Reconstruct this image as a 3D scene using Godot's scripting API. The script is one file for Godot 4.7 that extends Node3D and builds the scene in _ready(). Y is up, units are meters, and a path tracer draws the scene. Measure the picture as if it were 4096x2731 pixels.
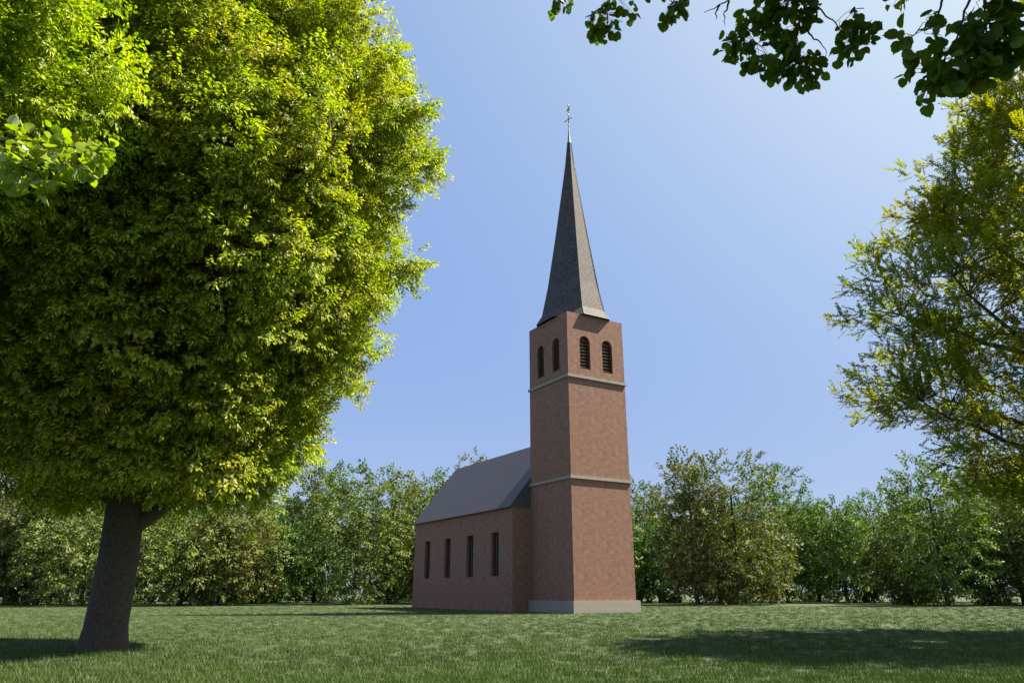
extends Node3D

var rng := RandomNumberGenerator.new()
var names := {}
var M := {}
# towards the sun: high on the right, a little beyond square to the view
const SUN_AZIMUTH := 74.0      # degrees to the right of the view direction
const SUN_HEIGHT := 52.0

func sun_dir() -> Vector3:
	var a := deg_to_rad(SUN_AZIMUTH)
	var e := deg_to_rad(SUN_HEIGHT)
	return Vector3(sin(a) * cos(e), sin(e), -cos(a) * cos(e))

# ---------------------------------------------------------------- helpers
func numbered(called: String) -> String:
	if not names.has(called):
		names[called] = 0
		return called
	names[called] += 1
	return "%s_%03d" % [called, names[called]]

func thing(called: String, label: String, category: String, at: Vector3, group := "") -> Node3D:
	var o := Node3D.new()
	o.name = numbered(called)
	add_child(o)
	o.position = at
	o.set_meta("label", label)
	o.set_meta("category", category)
	if group:
		o.set_meta("group", group)
	return o

func part(called: String, mesh: Mesh, m: Material, parent: Node3D, kind := "") -> MeshInstance3D:
	var o := MeshInstance3D.new()
	o.name = called
	o.mesh = mesh
	o.material_override = m
	parent.add_child(o, true)
	if kind:
		o.set_meta("kind", kind)
	return o

func copies(called: String, mesh: Mesh, m: Material, xs: Array, cols: Array, parent: Node3D) -> MultiMeshInstance3D:
	var mm := MultiMesh.new()
	mm.transform_format = MultiMesh.TRANSFORM_3D
	mm.use_colors = true
	mm.mesh = mesh
	mm.instance_count = xs.size()
	for i in xs.size():
		mm.set_instance_transform(i, xs[i])
		mm.set_instance_color(i, cols[i])
	var o := MultiMeshInstance3D.new()
	o.name = called
	o.multimesh = mm
	o.material_override = m
	o.set_meta("kind", "stuff")
	parent.add_child(o, true)
	return o

func st_new() -> SurfaceTool:
	var st := SurfaceTool.new()
	st.begin(Mesh.PRIMITIVE_TRIANGLES)
	st.set_smooth_group(-1)
	return st

func tri(st: SurfaceTool, a: Vector3, b: Vector3, c: Vector3) -> void:
	st.add_vertex(a)
	st.add_vertex(b)
	st.add_vertex(c)

func done(st: SurfaceTool) -> ArrayMesh:
	st.generate_normals()
	return st.commit()

func perp(d: Vector3) -> Vector3:
	var u := d.cross(Vector3.UP)
	if u.length() < 0.05:
		u = d.cross(Vector3.RIGHT)
	return u.normalized()

# a tapered tube through points; wobble makes bark-like unevenness
func tube(st: SurfaceTool, pts: Array, rad: Array, sides: int, wobble := 0.0) -> void:
	var rings := []
	var n := pts.size()
	st.set_smooth_group(0)
	for i in n:
		var d: Vector3 = (pts[mini(i + 1, n - 1)] - pts[maxi(i - 1, 0)]).normalized()
		var u := perp(d)
		var v := d.cross(u).normalized()
		var ring := []
		for k in sides:
			var a := TAU * k / sides
			var r: float = rad[i] * (1.0 + wobble * (rng.randf() - 0.5))
			ring.append(pts[i] + (u * cos(a) + v * sin(a)) * r)
		rings.append(ring)
	for i in n - 1:
		for k in sides:
			var k2 := (k + 1) % sides
			tri(st, rings[i][k], rings[i][k2], rings[i + 1][k2])
			tri(st, rings[i][k], rings[i + 1][k2], rings[i + 1][k])
	for k in range(1, sides - 1):
		tri(st, rings[n - 1][0], rings[n - 1][k + 1], rings[n - 1][k])
	st.set_smooth_group(-1)

func rnd(a: float, b: float) -> float:
	return rng.randf_range(a, b)

func rdir() -> Vector3:
	var z := rnd(-1, 1)
	var a := rnd(0, TAU)
	return Vector3(sqrt(1 - z * z) * cos(a), z, sqrt(1 - z * z) * sin(a))

func frame(x_axis: Vector3, up: Vector3) -> Basis:
	var x := x_axis.normalized()
	var z := x.cross(up).normalized()
	if z.length() < 0.1:
		z = x.cross(Vector3.FORWARD).normalized()
	return Basis(x, z.cross(x).normalized(), z)

# ---------------------------------------------------------------- leaves
# x along the midrib, y the leaf's normal, z across
func small_leaf(st: SurfaceTool, t: Transform3D, ln: float, wd: float, fold: float, col: Color) -> void:
	st.set_color(col)
	var a := t * Vector3.ZERO
	var tip := t * Vector3(ln, -fold * ln * 0.4, 0)
	for s in [-1.0, 1.0]:
		var p := t * Vector3(ln * 0.08, fold * wd, s * wd * 0.45)
		var q := t * Vector3(ln * 0.6, fold * wd * 0.8, s * wd * 0.45)
		tri(st, a, p, q)
		tri(st, a, q, tip)

func bract(st: SurfaceTool, t: Transform3D, ln: float, col: Color) -> void:
	st.set_color(col)
	var w := ln * 0.13
	var a := t * Vector3(0, 0, 0)
	var b := t * Vector3(ln * 0.45, 0.01, w)
	var c := t * Vector3(ln, -0.012, 0)
	var d := t * Vector3(ln * 0.45, 0.01, -w)
	tri(st, a, b, c)
	tri(st, a, c, d)

# a heart-shaped toothed leaf for the branches that hang near
func near_leaf(fold: float, arch: float, slim: float) -> ArrayMesh:
	var st := st_new()
	st.set_smooth_group(0)
	st.set_color(Color.WHITE)
	var xs := [-0.07, 0.02, 0.12, 0.26, 0.42, 0.58, 0.73, 0.85, 0.93, 1.06]
	var ws := [0.18, 0.40, 0.51, 0.57, 0.57, 0.52, 0.41, 0.26, 0.12, 0.0]
	for s in [-1.0, 1.0]:
		var mid := []
		var edge := []
		for i in xs.size():
			var x: float = xs[i]
			var w: float = ws[i] * slim
			var jag := 0.025 * (1 if i % 2 else -1) * (0.0 if i == xs.size() - 1 else 1.0)
			var curl := rnd(-0.02, 0.05)
			mid.append(Vector3(maxf(x, 0.0), -arch * x * x, 0))
			edge.append(Vector3(x + jag, -arch * x * x + fold * w + curl * w, s * (w + jag * 0.5)))
		for i in xs.size() - 1:
			if s > 0:
				if (mid[i] - mid[i + 1]).length() > 0.001:
					tri(st, mid[i], mid[i + 1], edge[i])
				tri(st, edge[i], mid[i + 1], edge[i + 1])
			else:
				if (mid[i] - mid[i + 1]).length() > 0.001:
					tri(st, mid[i], edge[i], mid[i + 1])
				tri(st, edge[i], edge[i + 1], mid[i + 1])
	# stalk
	var u := [Vector3(-0.45, 0.05, 0.0), Vector3(-0.2, 0.03, 0.0), Vector3(0.02, 0, 0)]
	tube(st, u, [0.012, 0.01, 0.01], 3)
	return done(st)

# a leafy shoot along +x, about half a metre long
func linden_shoot(sd: int) -> ArrayMesh:
	rng.seed = sd
	var st := st_new()
	var n := 13
	var ln := 0.5
	st.set_color(Color(0.11, 0.09, 0.25))
	tube(st, [Vector3.ZERO, Vector3(ln * 0.5, 0.03, rnd(-0.03, 0.03)), Vector3(ln, -0.03, 0)], [0.006, 0.004, 0.002], 3)
	for i in n:
		var x := ln * (0.08 + 0.92 * i / (n - 1))
		var side := 1.0 if i % 2 else -1.0
		var out := Vector3(rnd(0.2, 0.9), rnd(-0.65, 0.05), side * rnd(0.5, 1.0))
		if i == n - 1:
			out = Vector3(1, -0.35, 0)
		var nrm := Vector3(rnd(-0.55, 0.55), 1, rnd(-0.6, 0.6))
		var t := Transform3D(frame(out, nrm), Vector3(x, rnd(-0.05, 0.06), side * rnd(0.01, 0.10)))
		var v := rnd(0.72, 1.2)
		small_leaf(st, t, rnd(0.075, 0.115), rnd(0.075, 0.105), rnd(-0.1, 0.35), Color(0.26 * v * rnd(0.88, 1.12), 0.355 * v, 0.075 * v * rnd(0.7, 1.2)))
	for i in 11:
		var side := 1.0 if rng.randf() < 0.5 else -1.0
		var dr := Vector3(rnd(0.2, 0.8), rnd(-0.9, -0.25), side * rnd(0.1, 0.8))
		var t := Transform3D(frame(dr, Vector3(rnd(-0.6, 0.6), 1, rnd(-0.6, 0.6))), Vector3(rnd(0.1, ln), rnd(-0.08, 0.0), side * rnd(0.02, 0.12)))
		bract(st, t, rnd(0.09, 0.15), Color(0.84, 0.86, 0.72) * rnd(0.75, 1.1))
	return done(st)

func beech_shoot(sd: int) -> ArrayMesh:
	rng.seed = sd
	var st := st_new()
	var n := 15
	var ln := 0.6
	st.set_color(Color(0.11, 0.09, 0.25))
	tube(st, [Vector3.ZERO, Vector3(ln * 0.5, 0.02, 0), Vector3(ln, -0.03, 0)], [0.006, 0.004, 0.002], 3)
	for i in n:
		var x := ln * (0.08 + 0.92 * i / (n - 1))
		var side := 1.0 if i % 2 else -1.0
		var out := Vector3(rnd(0.5, 1.0), rnd(-0.4, 0.15), side * rnd(0.4, 0.9))
		var t := Transform3D(frame(out, Vector3(rnd(-0.5, 0.5), 1, rnd(-0.5, 0.5))), Vector3(x, rnd(-0.02, 0.03), side * 0.01))
		var v := rnd(0.72, 1.25)
		small_leaf(st, t, rnd(0.075, 0.11), rnd(0.055, 0.08), rnd(-0.1, 0.3), Color(0.36 * v * rnd(0.85, 1.15), 0.44 * v, 0.125 * v * rnd(0.7, 1.1)))
	return done(st)

# ---------------------------------------------------------------- trees
# the open view below the overhead crown: nothing grows into it but the hanging tips
func clear_of_view(p: Vector3) -> bool:
	var depth := -p.z * 0.9455 + (p.y - 1.6) * 0.3256
	if depth < 0.3:
		return true
	var m := 1.15 / depth
	return p.x / depth > 0.706 + m or ((p.y - 1.6) * 0.9455 + p.z * 0.3256) / depth > 0.471 + m

# P: at, height, low (bottom of the crown), radius, widest (0..1), power, limbs, boughs, shoots, bough (size), trunk (radius), style, tint
func crown_radius(P: Dictionary, h: float) -> float:
	var t: float = clampf((h - P.low) / (P.height - P.low), 0, 1)
	var w: float = P.widest
	if t < w:
		return P.radius * (0.5 + 0.5 * sin(t / w * PI / 2))
	return P.radius * pow(maxf(0.0, 1.0 - pow((t - w) / (1 - w), P.power)), P.get("ease", 0.6))

func tree(called: String, label: String, category: String, P: Dictionary, sd: int, shoots: Array, leafm: Material, group := "") -> Node3D:
	rng.seed = sd
	var root := thing(called, label, category, P.at, group)
	var H: float = P.height
	var lean: Vector3 = P.get("lean", Vector3.ZERO)
	# trunk with a flared foot
	var tp := []
	var tr := []
	var nt := 12
	for i in nt:
		var t := float(i) / (nt - 1)
		var h := t * H * 0.88
		tp.append(Vector3(rnd(-0.12, 0.12) * t * 2.0, h - 0.15 * (1 if i == 0 else 0), rnd(-0.12, 0.12) * t * 2.0) + lean * t * t)
		tr.append(P.trunk * (pow(1 - t, 0.75) * 0.92 + 0.04 + (0.45 if i == 0 else 0.0)))
	var st := st_new()
	var foot := [tp[0], tp[0].lerp(tp[1], 0.1), tp[0].lerp(tp[1], 0.3), tp[0].lerp(tp[1], 0.6)]
	var wide: float = P.trunk * 0.94
	tube(st, foot + tp.slice(1), [wide * 1.5, wide * 1.17, wide * 1.05, wide * 0.99] + tr.slice(1), 18, 0.13)
	part("trunk", done(st), M.bark, root)
	var nodes := []     # points along the limbs that boughs hang from
	var noise := FastNoiseLite.new()
	noise.seed = sd
	noise.frequency = P.get("lobes", 0.16)
	for i in P.limbs:
		var f: float = (i + 0.5) / P.limbs
		var h0: float = lerpf(maxf(P.low * 0.62, 1.9), H * 0.74, f)
		var az: float = i * 2.39996 + rnd(-0.3, 0.3)
		var h1: float = minf(h0 + lerpf(0.16, 0.26, f) * H * rnd(0.8, 1.15), H * 0.97)
		var r1: float = crown_radius(P, h1) * rnd(0.72, 0.92)
		var k: float = clampf(h0 / (H * 0.88), 0, 1) * (nt - 1)
		var a: Vector3 = tp[int(k)].lerp(tp[mini(int(k) + 1, nt - 1)], k - int(k))
		var out := Vector3(cos(az), 0, sin(az))
		var b := Vector3(0, h1, 0) + lean * pow(h1 / H, 2) + out * r1
		var side := out.cross(Vector3.UP) * rnd(-0.9, 0.9)
		var lp := []
		var lr := []
		for j in 9:
			var t := j / 8.0
			var c := a.lerp(b, 0.5) + Vector3(0, -0.06 * H + (h1 - h0) * 0.3, 0) + side
			var q := a.lerp(c, t).lerp(c.lerp(b, t), t) + Vector3(rnd(-1, 1), rnd(-1, 1), rnd(-1, 1)) * (0.1 if j > 0 else 0.0)
			lp.append(q)
			lr.append(P.trunk * lerpf(0.42, 0.3, f) * (1.0 - 0.88 * t))
			if j > 1:
				nodes.append(q)
		var sl := st_new()
		tube(sl, lp, lr, 7, 0.1)
		part("limb", done(sl), M.bark, root)
	for j in range(int(nt * 0.5), nt):
		nodes.append(tp[j])
	# boughs: leafy masses on a lobed crown, tied to the limbs by twigs
	var tw := st_new()
	var xs := []
	var cs := []
	for s in shoots:
		xs.append([])
		cs.append([])
	var feather: bool = P.style == "feather"
	var made := 0
	var tries := 0
	while made < P.boughs and tries < P.boughs * 6:
		tries += 1
		var h: float = lerpf(P.low, H, rng.randf())
		var R := crown_radius(P, h)
		if rng.randf() > (R + 1.0) / (P.radius + 1.0):
			continue
		var az := rnd(0, TAU)
		var fr := pow(rng.randf(), P.get("shell", 0.45))
		if fr < 0.25:
			continue
		var out := Vector3(cos(az), 0, sin(az))
		var lobe: float = 1.0 + P.get("lobe", 0.22) * (noise.get_noise_3d(out.x * P.radius, h, out.z * P.radius) - 0.2)
		var c: Vector3 = Vector3(0, h, 0) + lean * pow(h / H, 2) + out * R * fr * lobe
		if P.has("keep") and not (P.keep as Callable).call(c + P.at):
			continue
		made += 1
		var best: Vector3 = nodes[0]
		var bd := 1e9
		for q in nodes:
			var e: float = (q - c).length_squared() + maxf(0.0, q.y - c.y) * 6.0
			if e < bd:
				bd = e
				best = q
		var mid := best.lerp(c, 0.5) + Vector3(rnd(-0.15, 0.15), rnd(0.0, 0.3), rnd(-0.15, 0.15))
		tube(tw, [best, mid, c], [0.03, 0.018, 0.008], 3)
		var bs: float = P.bough * rnd(0.7, 1.3)
		var tint := Color(rnd(0.88, 1.1), rnd(0.94, 1.06), rnd(0.7, 1.1)) * rnd(0.88, 1.12)
		var axis: Vector3 = (c - best).normalized() + out * 0.5 + Vector3(0, P.get("rise", 0.1), 0)
		axis = axis.normalized()
		for k in P.shoots:
			var p: Vector3
			var dr: Vector3
			if feather:
				var u := rnd(-0.35, 1.0)
				var sd2 := perp(axis) * rnd(-1, 1) * 0.45 * (1.1 - maxf(u, 0.0)) * bs
				p = c + axis * u * bs + sd2 + Vector3(0, rnd(-0.16, 0.16), 0)
				dr = axis * 0.7 + sd2 * 0.8 + rdir() * 0.7
			else:
				var q := rdir() * pow(rng.randf(), 0.4)
				p = c + Vector3(q.x, q.y * 0.72, q.z) * bs
				dr = q * 0.9 + out * 0.45 + Vector3(0, -0.25, 0) + rdir() * 0.5
			var up := Vector3(rnd(-0.45, 0.45), 1, rnd(-0.45, 0.45)) + out * 0.25
			var v := rng.randi() % shoots.size()
			var sc: float = rnd(0.8, 1.2) * P.get("scale", 1.0)
			xs[v].append(Transform3D(frame(dr, up).scaled(Vector3.ONE * sc), p))
			var w := rnd(0.9, 1.1)
			cs[v].append(Color(tint.r * w, tint.g * w, tint.b * w))
	var crown := Node3D.new()
	crown.name = "crown"
	root.add_child(crown)
	part("twigs", done(tw), M.bark, crown, "stuff")
	for v in shoots.size():
		copies("foliage", shoots[v], leafm, xs[v], cs[v], crown)
	return root

# a near branch: its limb line, then twigs and single leaves round the given masses
# masses: [centre, half width, half height, leaves]
func hang_branch(root: Node3D, lines: Array, masses: Array, single: bool, leafm: Array, meshes: Array, sd: int, size := 0.082, droop := 0.55) -> void:
	rng.seed = sd
	var st := st_new()
	var nodes := []
	for l in lines:
		var pts := []
		var rad := []
		var n: int = l.size()
		for i in n - 1:
			for j in 3:
				var t := j / 3.0
				var q: Vector3 = (l[i] as Vector3).lerp(l[i + 1], t)
				pts.append(q + rdir() * 0.012)
				nodes.append(q)
		pts.append(l[n - 1])
		nodes.append(l[n - 1])
		for i in pts.size():
			rad.append(lerpf(0.016, 0.004, float(i) / (pts.size() - 1)))
		tube(st, pts, rad, 5)
	var spots := []
	for m in masses:
		var c: Vector3 = m[0]
		var left: int = m[3]
		while left > 0:
			var q := rdir() * pow(rng.randf(), 0.42)
			var e := c + Vector3(q.x * m[1], q.y * m[2], q.z * 0.32)
			var best: Vector3 = nodes[0]
			for p in nodes:
				if (p - e).length_squared() < (best - e).length_squared():
					best = p
			var mid := best.lerp(e, 0.5) + Vector3(rnd(-0.03, 0.03), rnd(0.0, 0.05), rnd(-0.03, 0.03))
			tube(st, [best, mid, e], [0.005, 0.0035, 0.002], 3)
			var g := mini(left, 3)
			for k in g:
				var t := 1.0 - 0.3 * k
				var at := mid.lerp(e, t)
				var dr := (e - best).normalized() * 0.6 + rdir() * 0.7 + Vector3(0, -droop, 0)
				# blades turn their upper side to the sky, tipped at random
				var up := Vector3(rnd(-0.8, 0.8), 1.0, rnd(-0.9, 0.35))
				var sc := size * rnd(0.62, 1.25)
				var bs := frame(dr, up).scaled(Vector3.ONE * sc)
				spots.append(Transform3D(bs, at + dr.normalized() * sc * 0.45))
			left -= g
	var br := part("branch", done(st), M.twig, root)
	if single:
		for x in spots:
			var o := part("leaf", meshes[rng.randi() % meshes.size()], leafm[rng.randi() % leafm.size()], br)
			o.transform = x
	else:
		for v in meshes.size():
			var xs := []
			var cs := []
			for i in range(v, spots.size(), meshes.size()):
				xs.append(spots[i])
				var w := rnd(0.8, 1.2)
				cs.append(Color(w, w, w))
			copies("foliage", meshes[v], leafm[v % leafm.size()], xs, cs, br)

# ---------------------------------------------------------------- materials
func mat(c: Color, rough: float) -> StandardMaterial3D:
	var m := StandardMaterial3D.new()
	m.albedo_color = c.linear_to_srgb()
	m.roughness = rough
	return m

func leaf_mat(c: Color, back: Color, rough := 0.5) -> StandardMaterial3D:
	var m := mat(c, rough)
	m.vertex_color_use_as_albedo = true
	m.cull_mode = BaseMaterial3D.CULL_DISABLED
	m.backlight_enabled = true
	m.backlight = back
	m.metallic_specular = 0.45
	return m

func noise_tex(freq: float, a: Color, b: Color, sd: int, normal := false, size := 512) -> NoiseTexture2D:
	var n := FastNoiseLite.new()
	n.seed = sd
	n.frequency = freq
	n.fractal_octaves = 5
	var t := NoiseTexture2D.new()
	t.width = size
	t.height = size
	t.seamless = true
	t.noise = n
	if normal:
		t.as_normal_map = true
		t.bump_strength = 6.0
	else:
		var g := Gradient.new()
		g.set_color(0, a.linear_to_srgb())
		g.set_color(1, b.linear_to_srgb())
		t.color_ramp = g
	return t

func textured(freq: float, a: Color, b: Color, sd: int, rough: float, scale: float, bump := true) -> StandardMaterial3D:
	var m := StandardMaterial3D.new()
	m.albedo_texture = noise_tex(freq, a, b, sd)
	m.roughness = rough
	m.uv1_triplanar = true
	m.uv1_world_triplanar = true
	m.uv1_scale = Vector3.ONE * scale
	if bump:
		m.normal_enabled = true
		m.normal_texture = noise_tex(freq, a, b, sd + 7, true)
	return m

# far brickwork: colour of bricks and joints, too small here to tell apart
func brick_mat() -> StandardMaterial3D:
	rng.seed = 41
	var img := Image.create(512, 512, false, Image.FORMAT_RGB8)
	img.fill(Color(0.36, 0.31, 0.26).linear_to_srgb())
	for r in 32:
		for k in 9:
			var v := rnd(0.7, 1.3)
			var hot := rnd(0.85, 1.2)
			img.fill_rect(Rect2i(k * 64 - (32 if r % 2 else 0) + 2, r * 16 + 2, 60, 13), Color(0.21 * v * hot, 0.085 * v, 0.055 * v).linear_to_srgb())
	var m := StandardMaterial3D.new()
	m.albedo_texture = ImageTexture.create_from_image(img)
	m.roughness = 0.9
	m.uv1_triplanar = true
	m.uv1_scale = Vector3.ONE * 0.42
	m.detail_enabled = true
	m.detail_blend_mode = BaseMaterial3D.BLEND_MODE_MUL
	m.detail_albedo = noise_tex(0.008, Color(0.8, 0.77, 0.75), Color(1, 1, 1), 42)
	m.detail_uv_layer = BaseMaterial3D.DETAIL_UV_1
	return m

func materials() -> void:
	M.bark = textured(0.03, Color(0.025, 0.02, 0.016), Color(0.15, 0.12, 0.098), 3, 0.95, 0.9)
	M.bark.uv1_scale = Vector3(1.5, 0.4, 1.5)
	M.twig = mat(Color(0.045, 0.035, 0.028), 0.9)
	M.linden = leaf_mat(Color(0.92, 0.86, 0.28), Color(0.95, 1.0, 0.35))
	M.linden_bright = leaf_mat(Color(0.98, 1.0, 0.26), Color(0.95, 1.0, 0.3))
	M.linden_near = [
		leaf_mat(Color(0.27, 0.37, 0.02), Color(0.95, 1.0, 0.3), 0.36),
		leaf_mat(Color(0.33, 0.42, 0.03), Color(0.95, 1.0, 0.3), 0.36),
		leaf_mat(Color(0.36, 0.43, 0.22), Color(0.75, 0.8, 0.35), 0.32),
		leaf_mat(Color(0.22, 0.33, 0.02), Color(0.95, 1.0, 0.3), 0.4)]
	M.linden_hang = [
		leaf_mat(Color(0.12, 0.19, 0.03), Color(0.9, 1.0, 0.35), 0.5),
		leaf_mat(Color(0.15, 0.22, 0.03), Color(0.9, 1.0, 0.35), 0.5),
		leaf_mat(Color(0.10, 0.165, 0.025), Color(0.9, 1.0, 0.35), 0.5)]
	M.beech = leaf_mat(Color(0.66, 0.64, 0.14), Color(1.0, 0.98, 0.35))
	M.far_leaf = leaf_mat(Color(0.38, 0.42, 0.22), Color(0.6, 0.7, 0.2), 0.7)
	M.grass = leaf_mat(Color(0.07, 0.12, 0.018), Color(0.5, 0.6, 0.2), 0.6)
	M.ground = textured(0.02, Color(0.022, 0.04, 0.009), Color(0.05, 0.072, 0.018), 21, 1.0, 0.12)
	M.slate = textured(0.09, Color(0.05, 0.044, 0.047), Color(0.155, 0.135, 0.132), 31, 0.75, 1.3, false)
	M.lead = mat(Color(0.045, 0.042, 0.045), 0.5)
	M.copper = textured(0.05, Color(0.05, 0.16, 0.125), Color(0.12, 0.30, 0.23), 33, 0.55, 0.8, false)
	M.sleeve = mat(Color(0.62, 0.62, 0.60), 0.4)
	M.iron = mat(Color(0.012, 0.012, 0.014), 0.7)
	M.iron.metallic_specular = 0.2
	M.gold = mat(Color(0.50, 0.30, 0.06), 0.32)
	M.gold.metallic = 0.85
	M.brick = brick_mat()
	M.tile = textured(0.10, Color(0.05, 0.045, 0.05), Color(0.12, 0.11, 0.115), 43, 0.7, 0.8)
	M.wood = textured(0.06, Color(0.035, 0.025, 0.02), Color(0.07, 0.055, 0.045), 45, 0.8, 1.0, false)
	M.glass = mat(Color(0.02, 0.022, 0.025), 0.1)
	M.stone = textured(0.08, Color(0.22, 0.20, 0.17), Color(0.36, 0.33, 0.29), 47, 0.9, 0.8)

# ---------------------------------------------------------------- sky
func make_sky() -> Sky:
	var w := 1536
	var h := 768
	var img := Image.create(w, h, false, Image.FORMAT_RGBF)
	var s := sun_dir()
	var n := FastNoiseLite.new()
	n.seed = 5
	n.frequency = 2.6
	n.fractal_octaves = 6
	# fair-weather clouds: [azimuth right of the view, height, half width, half height] in degrees
	var clouds := [[42.5, 30.6, 6.0, 3.4], [60, 29, 9, 5], [95, 24, 13, 5], [128, 33, 10, 5], [165, 26, 14, 6], [205, 30, 12, 5], [250, 22, 14, 5], [292, 25, 10, 4]]
	for y in h:
		var el := PI / 2 - (y + 0.5) / h * PI
		for x in w:
			var az := (x + 0.5) / w * TAU
			var d := Vector3(sin(az) * cos(el), sin(el), -cos(az) * cos(el))
			var c := maxf(d.dot(s), 0.0)
			var g := pow(c, 4.0)
			var r := Vector3(0.275 + 0.72 * g, 0.43 + 0.70 * g, 0.80 + 0.32 * g)
			var e := clampf(d.y, 0, 1)
			var hz := pow(1.0 - e, 7.0)
			r = r.lerp(Vector3(0.66, 0.76, 0.90), hz * 0.8)
			r *= lerpf(1.0, 0.86, e * e)
			if el > 0.1 and el < 0.9:
				for k in clouds:
					var da := absf(wrapf(rad_to_deg(az) - k[0], -180, 180)) * cos(el)
					if da > k[2] * 1.6:
						continue
					var q := pow(da / k[2], 2) + pow((rad_to_deg(el) - k[1]) / k[3], 2)
					var v := 1.0 - q + 1.1 * n.get_noise_3d(d.x * 2.5, d.y * 4.0, d.z * 2.5)
					r = r.lerp(Vector3(1.15, 1.14, 1.13), smoothstep(0.0, 0.75, v))
			if d.y < 0.0:
				r = Vector3(0.10, 0.11, 0.07)
			img.set_pixel(x, y, Color(r.x, r.y, r.z))
	var pm := PanoramaSkyMaterial.new()
	pm.panorama = ImageTexture.create_from_image(img)
	var sky := Sky.new()
	sky.sky_material = pm
	return sky

# ---------------------------------------------------------------- church
func ball(r: float, seg := 14) -> SphereMesh:
	var s := SphereMesh.new()
	s.radius = r
	s.height = r * 2
	s.radial_segments = seg
	s.rings = 8
	return s

func rod(a: Vector3, b: Vector3, r0: float, r1: float, sides := 8) -> ArrayMesh:
	var st := st_new()
	tube(st, [a, b], [r0, r1], sides)
	return done(st)

func spire_radius(h: float) -> float:
	var hs := [24.3, 25.2, 28.0, 33.0, 38.63, 41.22, 43.9]
	var rs := [3.55, 3.0, 2.42, 1.63, 0.82, 0.455, 0.187]
	for i in 6:
		if h <= hs[i + 1]:
			return lerpf(rs[i], rs[i + 1], (h - hs[i]) / (hs[i + 1] - hs[i]))
	return 0.187

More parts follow.
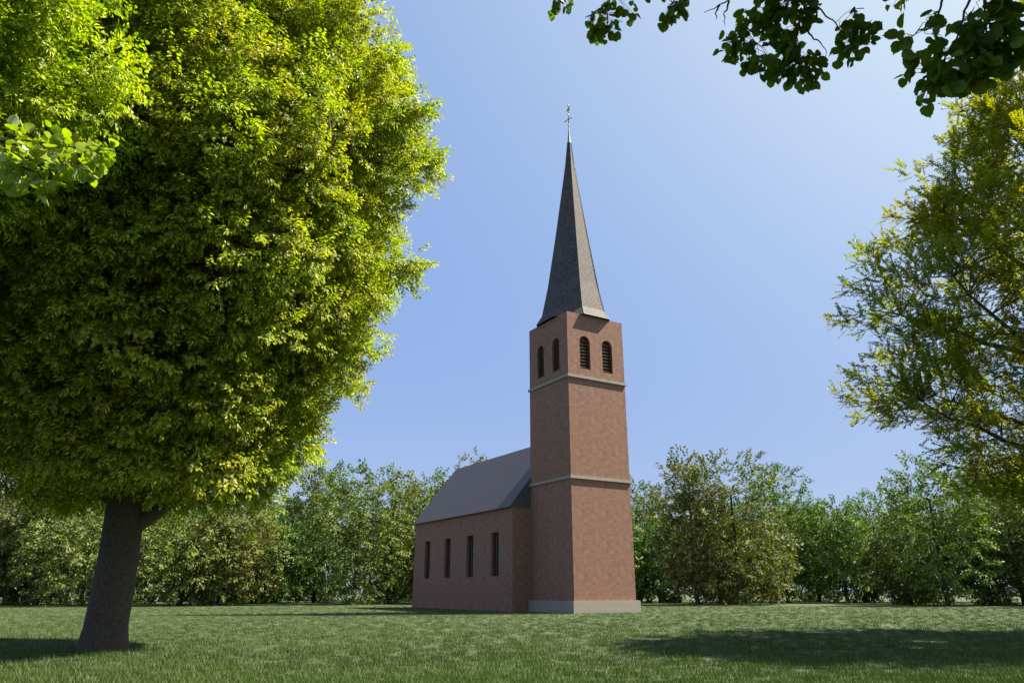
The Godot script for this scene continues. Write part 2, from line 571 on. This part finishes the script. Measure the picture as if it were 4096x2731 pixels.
func church() -> void:
	var c := thing("church", "church with slender slate octagonal spire, green copper tip and gilded ball cross", "church", Vector3(5.72, 0, -62))
	var turn := deg_to_rad(31.0)
	# corner k of the octagon, as seen from above: faces look along 31 degrees + 45 k
	var corner := func(k: int, r: float, h: float) -> Vector3:
		var a := deg_to_rad(8.5 + 45.0 * k)
		return Vector3(sin(a) * r, h, cos(a) * r)
	# spire: overlapping courses of slates, each course a step proud of the next
	var sp := Node3D.new()
	sp.name = "spire"
	c.add_child(sp)
	var st := st_new()
	rng.seed = 90
	var h := 24.3
	var row := 0
	while h < 43.85:
		var dh := 0.135
		var r0 := spire_radius(h) + 0.022
		var r1 := spire_radius(minf(h + dh, 43.9)) + 0.004
		for k in 8:
			var a: Vector3 = corner.call(k, r0, h)
			var b: Vector3 = corner.call(k + 1, r0, h)
			var a1: Vector3 = corner.call(k, r1, h + dh)
			var b1: Vector3 = corner.call(k + 1, r1, h + dh)
			var wid := (b - a).length()
			var n := clampi(int(wid / 0.2), 1, 14)
			var off := 0.5 / n if row % 2 else 0.0
			for j in n + (1 if off > 0 else 0):
				var t0 := clampf(float(j) / n - off, 0, 1)
				var t1 := clampf(float(j + 1) / n - off, 0, 1)
				var lift := (a + b).normalized() * 0.008 * rng.randf()
				lift.y = 0
				var v := rnd(0.38, 0.92)
				st.set_color(Color(v, v, v * rnd(0.95, 1.08)))
				var p0 := a.lerp(b, t0) + lift
				var p1 := a.lerp(b, t1) + lift
				tri(st, p0, a1.lerp(b1, t1), p1)
				tri(st, p0, a1.lerp(b1, t0), a1.lerp(b1, t1))
				# lower edge of the slate
				var inn := Vector3(a.x + b.x, 0, a.z + b.z).normalized() * -0.035
				tri(st, p0, p1, p1 + inn)
				tri(st, p0, p1 + inn, p0 + inn)
		h += dh
		row += 1
	var slm: StandardMaterial3D = M.slate
	slm.vertex_color_use_as_albedo = true
	part("slates", done(st), slm, sp, "stuff")
	# ridge hips
	for k in 8:
		var pts := []
		var rr := []
		for hh in [24.4, 25.2, 28.0, 33.0, 38.63, 41.22, 43.9]:
			pts.append(corner.call(k, spire_radius(hh) + 0.012, hh))
			rr.append(0.02)
		var s2 := st_new()
		tube(s2, pts, rr, 5)
		part("hip", done(s2), M.lead, sp)
	# iron hooks for roofers' ladders
	for q in [[-2, 40.75, 0.11], [2, 40.9, 0.1], [2, 40.4, 0.075], [2, 40.05, 0.075], [0, 42.05, 0.05], [1, 42.0, 0.06], [0, 40.98, 0.06], [1, 40.8, 0.06], [2, 43.3, 0.03], [-2, 42.0, 0.04]]:
		var b: Vector3 = corner.call(q[0], spire_radius(q[1]) + 0.01, q[1])
		var o := Vector3(b.x, 0, b.z).normalized()
		var s3 := st_new()
		tube(s3, [b, b + o * q[2], b + o * q[2] - Vector3(0, q[2] * 1.4, 0), b - Vector3(0, q[2] * 1.3, 0) + o * 0.02], [0.012, 0.012, 0.012, 0.012], 5)
		part("ladder_hook", done(s3), M.iron, sp)
	# green copper tip, eight-sided, slightly hollow in outline
	st = st_new()
	var hs := [43.86, 44.1, 44.6, 45.1, 45.53]
	var rs := [0.215, 0.165, 0.118, 0.085, 0.062]
	for i in 4:
		for k in 8:
			var a: Vector3 = corner.call(k, rs[i], hs[i])
			var b: Vector3 = corner.call(k + 1, rs[i], hs[i])
			var a1: Vector3 = corner.call(k, rs[i + 1], hs[i + 1])
			var b1: Vector3 = corner.call(k + 1, rs[i + 1], hs[i + 1])
			tri(st, a, b1, b)
			tri(st, a, a1, b1)
	part("copper_tip", done(st), M.copper, sp)
	# finial: rod, sleeve, gilded balls, cross bar, weathercock
	var fin := Node3D.new()
	fin.name = "finial"
	c.add_child(fin)
	part("sleeve", rod(Vector3(0, 45.5, 0), Vector3(0, 45.98, 0), 0.062, 0.05, 12), M.sleeve, fin)
	part("rod", rod(Vector3(0, 45.9, 0), Vector3(0, 48.5, 0), 0.036, 0.026), M.iron, fin)
	part("rod_tip", rod(Vector3(0, 48.4, 0), Vector3(0, 48.72, 0), 0.012, 0.004), M.sleeve, fin)
	for q in [[Vector3(0, 48.39, 0), 0.068], [Vector3(0, 47.3, 0), 0.07], [Vector3(0, 46.7, 0), 0.09], [Vector3(0, 46.02, 0), 0.078], [Vector3(0.30, 46.7, 0.37), 0.078], [Vector3(-0.30, 46.7, -0.37), 0.078]]:
		part("ball", ball(q[1] * 1.15), M.gold, fin).position = q[0]
	part("cross_bar", rod(Vector3(-0.29, 46.7, -0.36), Vector3(0.29, 46.7, 0.36), 0.032, 0.032), M.iron, fin)
	# weathercock, seen almost end on: round tail fan to the left, body, neck and beak
	var dr := Vector3(0.42, 0, 0.9).normalized()
	st = st_new()
	tube(st, [Vector3(0, 47.84, 0) - dr * 0.17, Vector3(0, 47.82, 0) - dr * 0.06, Vector3(0, 47.84, 0) + dr * 0.1, Vector3(0, 47.95, 0) + dr * 0.2, Vector3(0, 48.03, 0) + dr * 0.23, Vector3(0, 48.07, 0) + dr * 0.27], [0.03, 0.085, 0.09, 0.05, 0.045, 0.02], 10)
	var cock := part("weathercock", done(st), M.gold, fin)
	st = st_new()
	var tc := Vector3(0, 47.93, 0) - dr * 0.22
	var pr := dr.cross(Vector3.UP).normalized()
	var rim := []
	for k in 14:
		var a := TAU * k / 14
		rim.append(tc + (dr * cos(a) * 0.14 + Vector3(0, sin(a) * 0.15, 0)) + pr * 0.03 * sin(a * 2))
	for k in 14:
		for s in [-1.0, 1.0]:
			tri(st, tc + pr * s * 0.05, rim[k], rim[(k + 1) % 14])
	part("tail", done(st), M.gold, cock)
	part("beak", rod(Vector3(0, 48.05, 0) + dr * 0.27, Vector3(0, 48.02, 0) + dr * 0.34, 0.018, 0.003), M.gold, cock)
	part("foot", rod(Vector3(0, 47.8, 0) + dr * 0.1, Vector3(0, 47.66, 0) + dr * 0.2, 0.014, 0.012), M.iron, cock)
	# tower and nave, turned as the spire is
	var body := Node3D.new()
	body.name = "tower"
	c.add_child(body)
	body.rotation.y = turn
	var comb := CSGCombiner3D.new()
	comb.name = "wall"
	body.add_child(comb)
	var bx := CSGBox3D.new()
	bx.size = Vector3(6, 24.6, 6)
	bx.position.y = 12.0
	bx.material = M.brick
	comb.add_child(bx)
	for k in 4:
		for s in [-1.2, 1.2]:
			var o := CSGBox3D.new()
			o.size = Vector3(1.1, 2.4, 0.7)
			o.position = Basis(Vector3.UP, k * PI / 2) * Vector3(s, 20.6, 2.9)
			o.rotation.y = k * PI / 2
			o.operation = CSGShape3D.OPERATION_SUBTRACTION
			o.material = M.brick
			comb.add_child(o)
			var ar := CSGCylinder3D.new()
			ar.radius = 0.55
			ar.height = 0.7
			ar.sides = 20
			ar.position = Basis(Vector3.UP, k * PI / 2) * Vector3(s, 21.8, 2.9)
			ar.basis = Basis(Vector3.UP, k * PI / 2) * Basis(Vector3.RIGHT, PI / 2)
			ar.operation = CSGShape3D.OPERATION_SUBTRACTION
			ar.material = M.brick
			comb.add_child(ar)
			for j in 9:
				var lv := BoxMesh.new()
				lv.size = Vector3(1.06, 0.035, 0.26)
				var sl := part("louvre_slat", lv, M.wood, body)
				sl.basis = Basis(Vector3.UP, k * PI / 2) * Basis(Vector3.RIGHT, 0.6)
				sl.position = Basis(Vector3.UP, k * PI / 2) * Vector3(s, 19.6 + j * 0.29, 2.78)
	for hh in [18.6, 10.2]:
		var bm := BoxMesh.new()
		bm.size = Vector3(6.24, 0.22, 6.24)
		part("string_course", bm, M.stone, body).position.y = hh
	var pl := BoxMesh.new()
	pl.size = Vector3(6.5, 1.0, 6.5)
	part("plinth", pl, M.stone, body).position.y = 0.4
	# nave behind
	var nave := Node3D.new()
	nave.name = "nave"
	c.add_child(nave)
	nave.rotation.y = turn
	var nw := CSGCombiner3D.new()
	nw.name = "wall"
	nave.add_child(nw)
	var nb := CSGBox3D.new()
	nb.size = Vector3(9.6, 8.6, 20)
	nb.position = Vector3(0, 4.1, -13.05)
	nb.material = M.brick
	nw.add_child(nb)
	for s in [-1.0, 1.0]:
		for j in 4:
			var o := CSGBox3D.new()
			o.size = Vector3(0.6, 3.6, 1.3)
			o.position = Vector3(s * 4.7, 4.6, -6.0 - j * 4.6)
			o.operation = CSGShape3D.OPERATION_SUBTRACTION
			o.material = M.brick
			nw.add_child(o)
			var gm := BoxMesh.new()
			gm.size = Vector3(0.03, 3.56, 1.26)
			var gp := part("window", gm, M.glass, nave)
			gp.position = Vector3(s * 4.52, 4.6, -6.0 - j * 4.6)
			var mb := BoxMesh.new()
			mb.size = Vector3(0.08, 3.56, 0.07)
			part("mullion", mb, M.lead, gp).position = Vector3(s * 0.05, 0, 0)
	st = st_new()
	var e := [Vector3(-5.1, 8.3, -3.02), Vector3(0, 14.6, -3.02), Vector3(5.1, 8.3, -3.02)]
	var bk := Vector3(0, 0, -20.3)
	for q in [[0, 1], [1, 2]]:
		var a: Vector3 = e[q[0]]
		var b: Vector3 = e[q[1]]
		tri(st, a, a + bk, b + bk)
		tri(st, a, b + bk, b)
	tri(st, e[0], e[1], e[2])
	tri(st, e[0] + bk, e[2] + bk, e[1] + bk)
	tri(st, e[0], e[2], e[2] + bk)
	tri(st, e[0], e[2] + bk, e[0] + bk)
	part("roof", done(st), M.tile, nave)

# ---------------------------------------------------------------- ground
func ground() -> void:
	var pm := PlaneMesh.new()
	pm.size = Vector2(600, 600)
	var g := part("ground", pm, M.ground, self, "structure")
	g.position = Vector3(0, 0, -100)
	# mown grass where it is near enough to show blades
	var st := st_new()
	rng.seed = 8
	for i in 16:
		var a := rnd(0, TAU)
		var o := Vector3(rnd(-0.12, 0.12), 0, rnd(-0.12, 0.12))
		var b := Vector3(cos(a), 0, sin(a))
		var hh := rnd(0.05, 0.11)
		var v := rnd(0.7, 1.25)
		st.set_color(Color(v * rnd(0.9, 1.25), v, v))
		var tip := o + Vector3(rnd(-0.05, 0.05), hh, rnd(-0.05, 0.05))
		tri(st, o - b * 0.005, o + b * 0.005, tip)
	var tuft := done(st)
	var xs := []
	var cs := []
	var n := FastNoiseLite.new()
	n.seed = 4
	n.frequency = 0.12
	for i in 60000:
		var z := -11.0 - 75.0 * pow(rng.randf(), 1.9)
		var x := rnd(-0.95, 0.95) * (-z + 3.0)
		var v := 0.95 + 0.35 * n.get_noise_2d(x, z) + rnd(-0.1, 0.1)
		xs.append(Transform3D(Basis(Vector3.UP, rnd(0, TAU)).scaled(Vector3.ONE * rnd(0.8, 1.5)), Vector3(x, 0, z)))
		cs.append(Color(v * 1.05, v, v))
	var gr := copies("grass", tuft, M.grass, xs, cs, self)
	gr.set_meta("label", "short green churchyard grass covering the ground")
	gr.set_meta("category", "grass")

func woodland(shoots: Array) -> void:
	rng.seed = 77
	var w := thing("woodland", "dark green woodland closing the view far behind the church", "woodland", Vector3.ZERO)
	w.set_meta("kind", "stuff")
	var st := st_new()
	var xs := [[], []]
	var cs := [[], []]
	for i in 78:
		var az := deg_to_rad(-50.0 + 100.0 * (i + rnd(0, 1)) / 78.0)
		var d := rnd(95, 145)
		var b := Vector3(sin(az) * d, 0, -cos(az) * d)
		var hh := rnd(10, 21)
		var r := rnd(4.0, 7.5)
		tube(st, [b, b + Vector3(0, hh * 0.7, 0)], [0.3, 0.12], 6)
		var t := Color(rnd(0.75, 1.2), rnd(0.85, 1.1), rnd(0.7, 1.1))
		for k in 520:
			var q := rdir() * pow(rng.randf(), 0.35)
			var p := b + Vector3(q.x * r, hh * 0.5 + q.y * hh * 0.5, q.z * r)
			var v := k % 2
			xs[v].append(Transform3D(frame(rdir() + q, Vector3(rnd(-0.6, 0.6), 1, rnd(-0.6, 0.6))).scaled(Vector3.ONE * rnd(2.4, 3.6)), p))
			cs[v].append(t * rnd(0.85, 1.15))
	part("trunks", done(st), M.bark, w, "stuff")
	for v in 2:
		copies("foliage", shoots[v], M.far_leaf, xs[v], cs[v], w)

func _ready() -> void:
	# camera: eye height, tipped up 19 degrees
	var cam := Camera3D.new()
	cam.name = "camera"
	add_child(cam)
	cam.position = Vector3(0, 1.6, 0)
	cam.rotation_degrees = Vector3(19.0, 0, 0)
	cam.fov = rad_to_deg(2.0 * atan(1365.5 / 2900.0))
	cam.near = 0.1
	cam.far = 1000.0
	cam.current = true
	var env := Environment.new()
	env.background_mode = Environment.BG_SKY
	env.sky = make_sky()
	env.tonemap_mode = Environment.TONE_MAPPER_LINEAR
	env.tonemap_exposure = 3.3
	env.background_energy_multiplier = 0.31
	env.sdfgi_enabled = true
	env.ssao_enabled = true
	env.ssil_enabled = true
	var we := WorldEnvironment.new()
	we.name = "world"
	we.environment = env
	add_child(we)
	var sun := DirectionalLight3D.new()
	sun.name = "sun"
	add_child(sun)
	sun.light_energy = 1.6
	sun.light_color = Color(1.0, 0.95, 0.86)
	sun.light_angular_distance = 0.5
	sun.shadow_enabled = true
	sun.look_at_from_position(sun_dir() * 100.0, Vector3.ZERO, Vector3.UP)

	materials()
	ground()
	church()

	var ls := []
	for i in 6:
		ls.append(linden_shoot(100 + i))
	var bs := []
	for i in 5:
		bs.append(beech_shoot(200 + i))
	rng.seed = 300
	var nl := []
	for q in [[0.12, 0.1, 1.0], [0.3, 0.16, 0.92], [-0.05, 0.22, 1.05], [0.45, 0.08, 0.85], [0.2, 0.3, 1.0]]:
		nl.append(near_leaf(q[0], q[1], q[2]))

	# the great flowering linden left of the spire
	tree("linden_tree", "huge dense linden in flower, its sunlit right edge left of the church spire", "tree",
		{"at": Vector3(-12.0, 0, -23), "height": 30.0, "low": 4.6, "radius": 8.4, "widest": 0.45, "power": 1.6, "limbs": 26, "boughs": 3700, "shoots": 20, "bough": 0.66, "shell": 0.3, "lobe": 0.32, "lobes": 0.2, "trunk": 0.62, "style": "blob"},
		11, ls, M.linden, "linden trees")
	# nearer linden at the left edge, full in the sun
	tree("linden_tree", "bright yellow-green linden filling the left edge in front of the huge linden", "tree",
		{"at": Vector3(-14.6, 0, -13.6), "height": 21.0, "low": 9.2, "radius": 5.3, "widest": 0.25, "power": 2.0, "limbs": 14, "boughs": 900, "shoots": 18, "bough": 0.62, "shell": 0.32, "lobe": 0.4, "lobes": 0.22, "trunk": 0.4, "style": "blob"},
		12, ls, M.linden_bright, "linden trees")
	# linden out at the left whose lowest branch reaches into the picture
	var near := tree("linden_tree", "linden whose drooping sunlit branch of big leaves enters at the left edge", "tree",
		{"at": Vector3(-10.2, 0, -4.6), "height": 13.0, "low": 6.6, "radius": 2.9, "widest": 0.35, "power": 2.0, "limbs": 9, "boughs": 90, "shoots": 16, "bough": 0.7, "trunk": 0.26, "style": "blob"},
		13, ls, M.linden_bright, "linden trees")
	var o := Vector3(-10.2, 0, -4.6)
	var limb := st_new()
	tube(limb, [Vector3(0.05, 5.6, 0), Vector3(1.4, 6.6, -1.0), Vector3(2.6, 6.95, -1.9), Vector3(3.5, 6.8, -2.4)], [0.09, 0.06, 0.04, 0.025], 7)
	part("limb", done(limb), M.bark, near)
	var od := o
	var sh := func(l: Array) -> Array: return l.map(func(p): return p - od)
	var sh2 := sh
	hang_branch(near, [
		sh.call([Vector3(-6.72, 6.78, -6.995), Vector3(-5.862, 6.482, -7.097), Vector3(-5.432, 6.455, -7.107), Vector3(-5.003, 6.401, -7.125), Vector3(-4.602, 6.374, -7.135), Vector3(-4.471, 6.325, -7.151)]),
		sh.call([Vector3(-6.72, 6.78, -6.995), Vector3(-5.65, 6.071, -6.922), Vector3(-5.236, 5.966, -6.957), Vector3(-5.126, 5.836, -7.002)]),
		sh.call([Vector3(-5.862, 6.482, -7.097), Vector3(-5.367, 6.316, -7.049), Vector3(-5.084, 6.209, -7.085), Vector3(-4.886, 6.129, -7.113), Vector3(-4.745, 6.062, -7.136)])],
		[[Vector3(-5.6, 6.5, -7.1) - o, 0.55, 0.16, 70], [Vector3(-5.0, 6.4, -7.13) - o, 0.35, 0.10, 30], [Vector3(-4.62, 6.36, -7.15) - o, 0.2, 0.06, 16],
		[Vector3(-5.7, 6.15, -6.95) - o, 0.45, 0.22, 90], [Vector3(-5.35, 5.95, -6.95) - o, 0.28, 0.18, 40], [Vector3(-5.05, 6.2, -7.08) - o, 0.25, 0.1, 24], [Vector3(-4.8, 6.08, -7.12) - o, 0.1, 0.06, 10]],
		true, M.linden_near, nl, 14, 0.105, 0.25)

	# the beech at the right
	tree("beech_tree", "airy beech with feathery upswept branches at the right edge", "tree",
		{"at": Vector3(24.4, 0, -28), "height": 25.8, "low": 4.5, "radius": 9.9, "widest": 0.42, "power": 1.15, "ease": 1.0, "limbs": 30, "boughs": 900, "shoots": 28, "bough": 1.35, "trunk": 0.5, "style": "feather", "rise": 0.55, "shell": 0.4, "lobe": 0.35, "lobes": 0.3},
		15, bs, M.beech)

	# the linden overhead: it stands right of the viewer, its crown shades the branches that hang into the picture
	var over := tree("linden_tree", "linden overhead whose shaded dark branch tips hang in along the top right", "tree",
		{"at": Vector3(8.6, 0, -1.6), "height": 16.8, "low": 7.4, "radius": 6.6, "widest": 0.4, "power": 2.0, "limbs": 18, "boughs": 1300, "shoots": 22, "bough": 0.9, "trunk": 0.5, "style": "blob", "lean": Vector3(0, 0, -3.5),
		"keep": clear_of_view},
		16, ls, M.linden, "linden trees")
	o = Vector3(8.6, 0, -1.6)
	for q in [[Vector3(-1.5, 10.2, -1.2), Vector3(-3.2, 10.7, -3.4), Vector3(-4.9, 9.8, -5.2)], [Vector3(-1.2, 8.6, -1.0), Vector3(-3.0, 8.5, -2.3), Vector3(-4.4, 7.55, -3.4)], [Vector3(-2.5, 11.2, -1.7), Vector3(-5.2, 11.3, -4.4), Vector3(-7.0, 10.0, -5.7)], [Vector3(-2.2, 10.8, -1.5), Vector3(-4.4, 10.9, -3.9), Vector3(-6.0, 9.9, -5.3)]]:
		var sl := st_new()
		tube(sl, [Vector3(0, q[0].y - 1.2, 0), q[0], q[1], q[2]], [0.13, 0.09, 0.05, 0.02], 7)
		part("limb", done(sl), M.bark, over)
	var ov := o
	var sv := func(l: Array) -> Array: return l.map(func(p): return p - ov)
	hang_branch(over, [
		sv.call([Vector3(4.2, 7.55, -5.0), Vector3(3.927, 6.758, -5.098), Vector3(3.864, 6.61, -5.149), Vector3(3.783, 6.426, -5.213), Vector3(3.658, 6.349, -5.239), Vector3(3.562, 6.29, -5.26)]),
		sv.call([Vector3(4.2, 7.55, -5.0), Vector3(4.129, 6.758, -5.098), Vector3(4.099, 6.61, -5.149), Vector3(4.052, 6.462, -5.201), Vector3(3.978, 6.254, -5.272), Vector3(3.884, 6.106, -5.323), Vector3(3.792, 5.911, -5.39)]),
		sv.call([Vector3(4.2, 7.55, -5.0), Vector3(4.218, 6.758, -5.098), Vector3(4.247, 6.61, -5.149), Vector3(4.292, 6.379, -5.229), Vector3(4.337, 6.29, -5.26), Vector3(4.449, 6.195, -5.292), Vector3(4.537, 6.087, -5.33)])],
		[[Vector3(4.308, 6.33, -5.259) - o, 0.28, 0.36, 125], [Vector3(3.66, 6.25, -5.273) - o, 0.16, 0.25, 42], [Vector3(3.84, 6.03, -5.368) - o, 0.2, 0.2, 48], [Vector3(4.2, 6.02, -5.354) - o, 0.24, 0.11, 40], [Vector3(4.55, 6.1, -5.332) - o, 0.1, 0.14, 20], [Vector3(3.80, 5.91, -5.4) - o, 0.1, 0.06, 8]],
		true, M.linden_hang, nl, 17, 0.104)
	hang_branch(over, [
		sv.call([Vector3(3.7, 9.8, -6.8), Vector3(3.442, 8.713, -7.069), Vector3(3.442, 8.537, -7.13), Vector3(3.321, 8.285, -7.217), Vector3(3.237, 8.179, -7.253), Vector3(3.094, 8.07, -7.291), Vector3(2.923, 7.95, -7.332)]),
		sv.call([Vector3(3.7, 9.8, -6.8), Vector3(3.715, 8.713, -7.069), Vector3(3.662, 8.537, -7.13), Vector3(3.606, 8.376, -7.186), Vector3(3.541, 8.205, -7.244), Vector3(3.55, 8.062, -7.294), Vector3(3.578, 7.844, -7.368), Vector3(3.591, 7.686, -7.423)]),
		sv.call([Vector3(3.606, 8.376, -7.186), Vector3(3.662, 8.188, -7.25), Vector3(3.758, 8.088, -7.285), Vector3(3.845, 8.026, -7.306), Vector3(3.91, 7.935, -7.337)]),
		sv.call([Vector3(3.7, 9.8, -6.8), Vector3(3.606, 8.713, -7.069), Vector3(3.73, 8.537, -7.13), Vector3(3.892, 8.358, -7.192), Vector3(4.016, 8.267, -7.223), Vector3(4.177, 8.114, -7.275), Vector3(4.258, 7.979, -7.322)])],
		[[Vector3(3.34, 8.42, -7.191) - o, 0.48, 0.28, 270], [Vector3(2.8, 8.08, -7.292) - o, 0.22, 0.24, 80], [Vector3(3.3, 7.86, -7.383) - o, 0.44, 0.24, 190], [Vector3(4.24, 8.12, -7.271) - o, 0.24, 0.32, 120], [Vector3(3.62, 7.7, -7.423) - o, 0.24, 0.15, 70]],
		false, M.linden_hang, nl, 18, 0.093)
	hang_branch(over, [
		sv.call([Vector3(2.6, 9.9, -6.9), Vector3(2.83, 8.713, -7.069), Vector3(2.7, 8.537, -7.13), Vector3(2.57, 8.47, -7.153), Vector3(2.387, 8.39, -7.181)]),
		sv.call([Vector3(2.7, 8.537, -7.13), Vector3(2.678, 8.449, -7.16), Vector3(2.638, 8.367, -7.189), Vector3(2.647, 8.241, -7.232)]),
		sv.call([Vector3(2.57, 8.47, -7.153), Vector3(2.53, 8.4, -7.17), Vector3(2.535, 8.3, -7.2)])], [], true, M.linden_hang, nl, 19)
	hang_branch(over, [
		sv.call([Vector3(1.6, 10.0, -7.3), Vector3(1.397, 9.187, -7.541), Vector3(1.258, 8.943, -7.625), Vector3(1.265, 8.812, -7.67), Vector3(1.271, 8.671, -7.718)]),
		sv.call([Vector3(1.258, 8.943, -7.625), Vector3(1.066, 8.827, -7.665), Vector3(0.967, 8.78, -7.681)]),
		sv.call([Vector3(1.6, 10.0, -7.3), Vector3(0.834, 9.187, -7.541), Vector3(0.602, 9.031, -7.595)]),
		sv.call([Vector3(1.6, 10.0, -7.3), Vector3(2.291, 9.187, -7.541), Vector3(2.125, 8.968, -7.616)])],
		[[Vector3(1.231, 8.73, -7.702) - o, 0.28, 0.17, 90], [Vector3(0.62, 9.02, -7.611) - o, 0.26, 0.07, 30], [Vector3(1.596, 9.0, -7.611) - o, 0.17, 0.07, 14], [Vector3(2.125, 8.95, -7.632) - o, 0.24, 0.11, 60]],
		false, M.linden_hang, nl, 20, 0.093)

	hang_branch(over, [sv.call([Vector3(4.2, 7.55, -5.0), Vector3(4.3, 6.9, -5.2), Vector3(4.35, 6.4, -5.35), Vector3(4.2, 6.15, -5.45)])],
		[[Vector3(4.32, 6.4, -5.35) - o, 0.3, 0.36, 110], [Vector3(4.1, 6.05, -5.45) - o, 0.3, 0.14, 50]], false, M.linden_hang, nl, 22, 0.104)
	hang_branch(near, [sh2.call([Vector3(-6.72, 6.78, -6.995), Vector3(-6.0, 6.5, -7.25), Vector3(-5.5, 6.3, -7.3), Vector3(-5.1, 6.3, -7.35)])],
		[[Vector3(-5.75, 6.4, -7.3) - od, 0.55, 0.2, 70], [Vector3(-5.5, 6.1, -7.2) - od, 0.35, 0.24, 50], [Vector3(-5.05, 6.33, -7.3) - od, 0.3, 0.1, 24]], false, M.linden_near, nl, 23, 0.105, 0.25)

	woodland(ls)
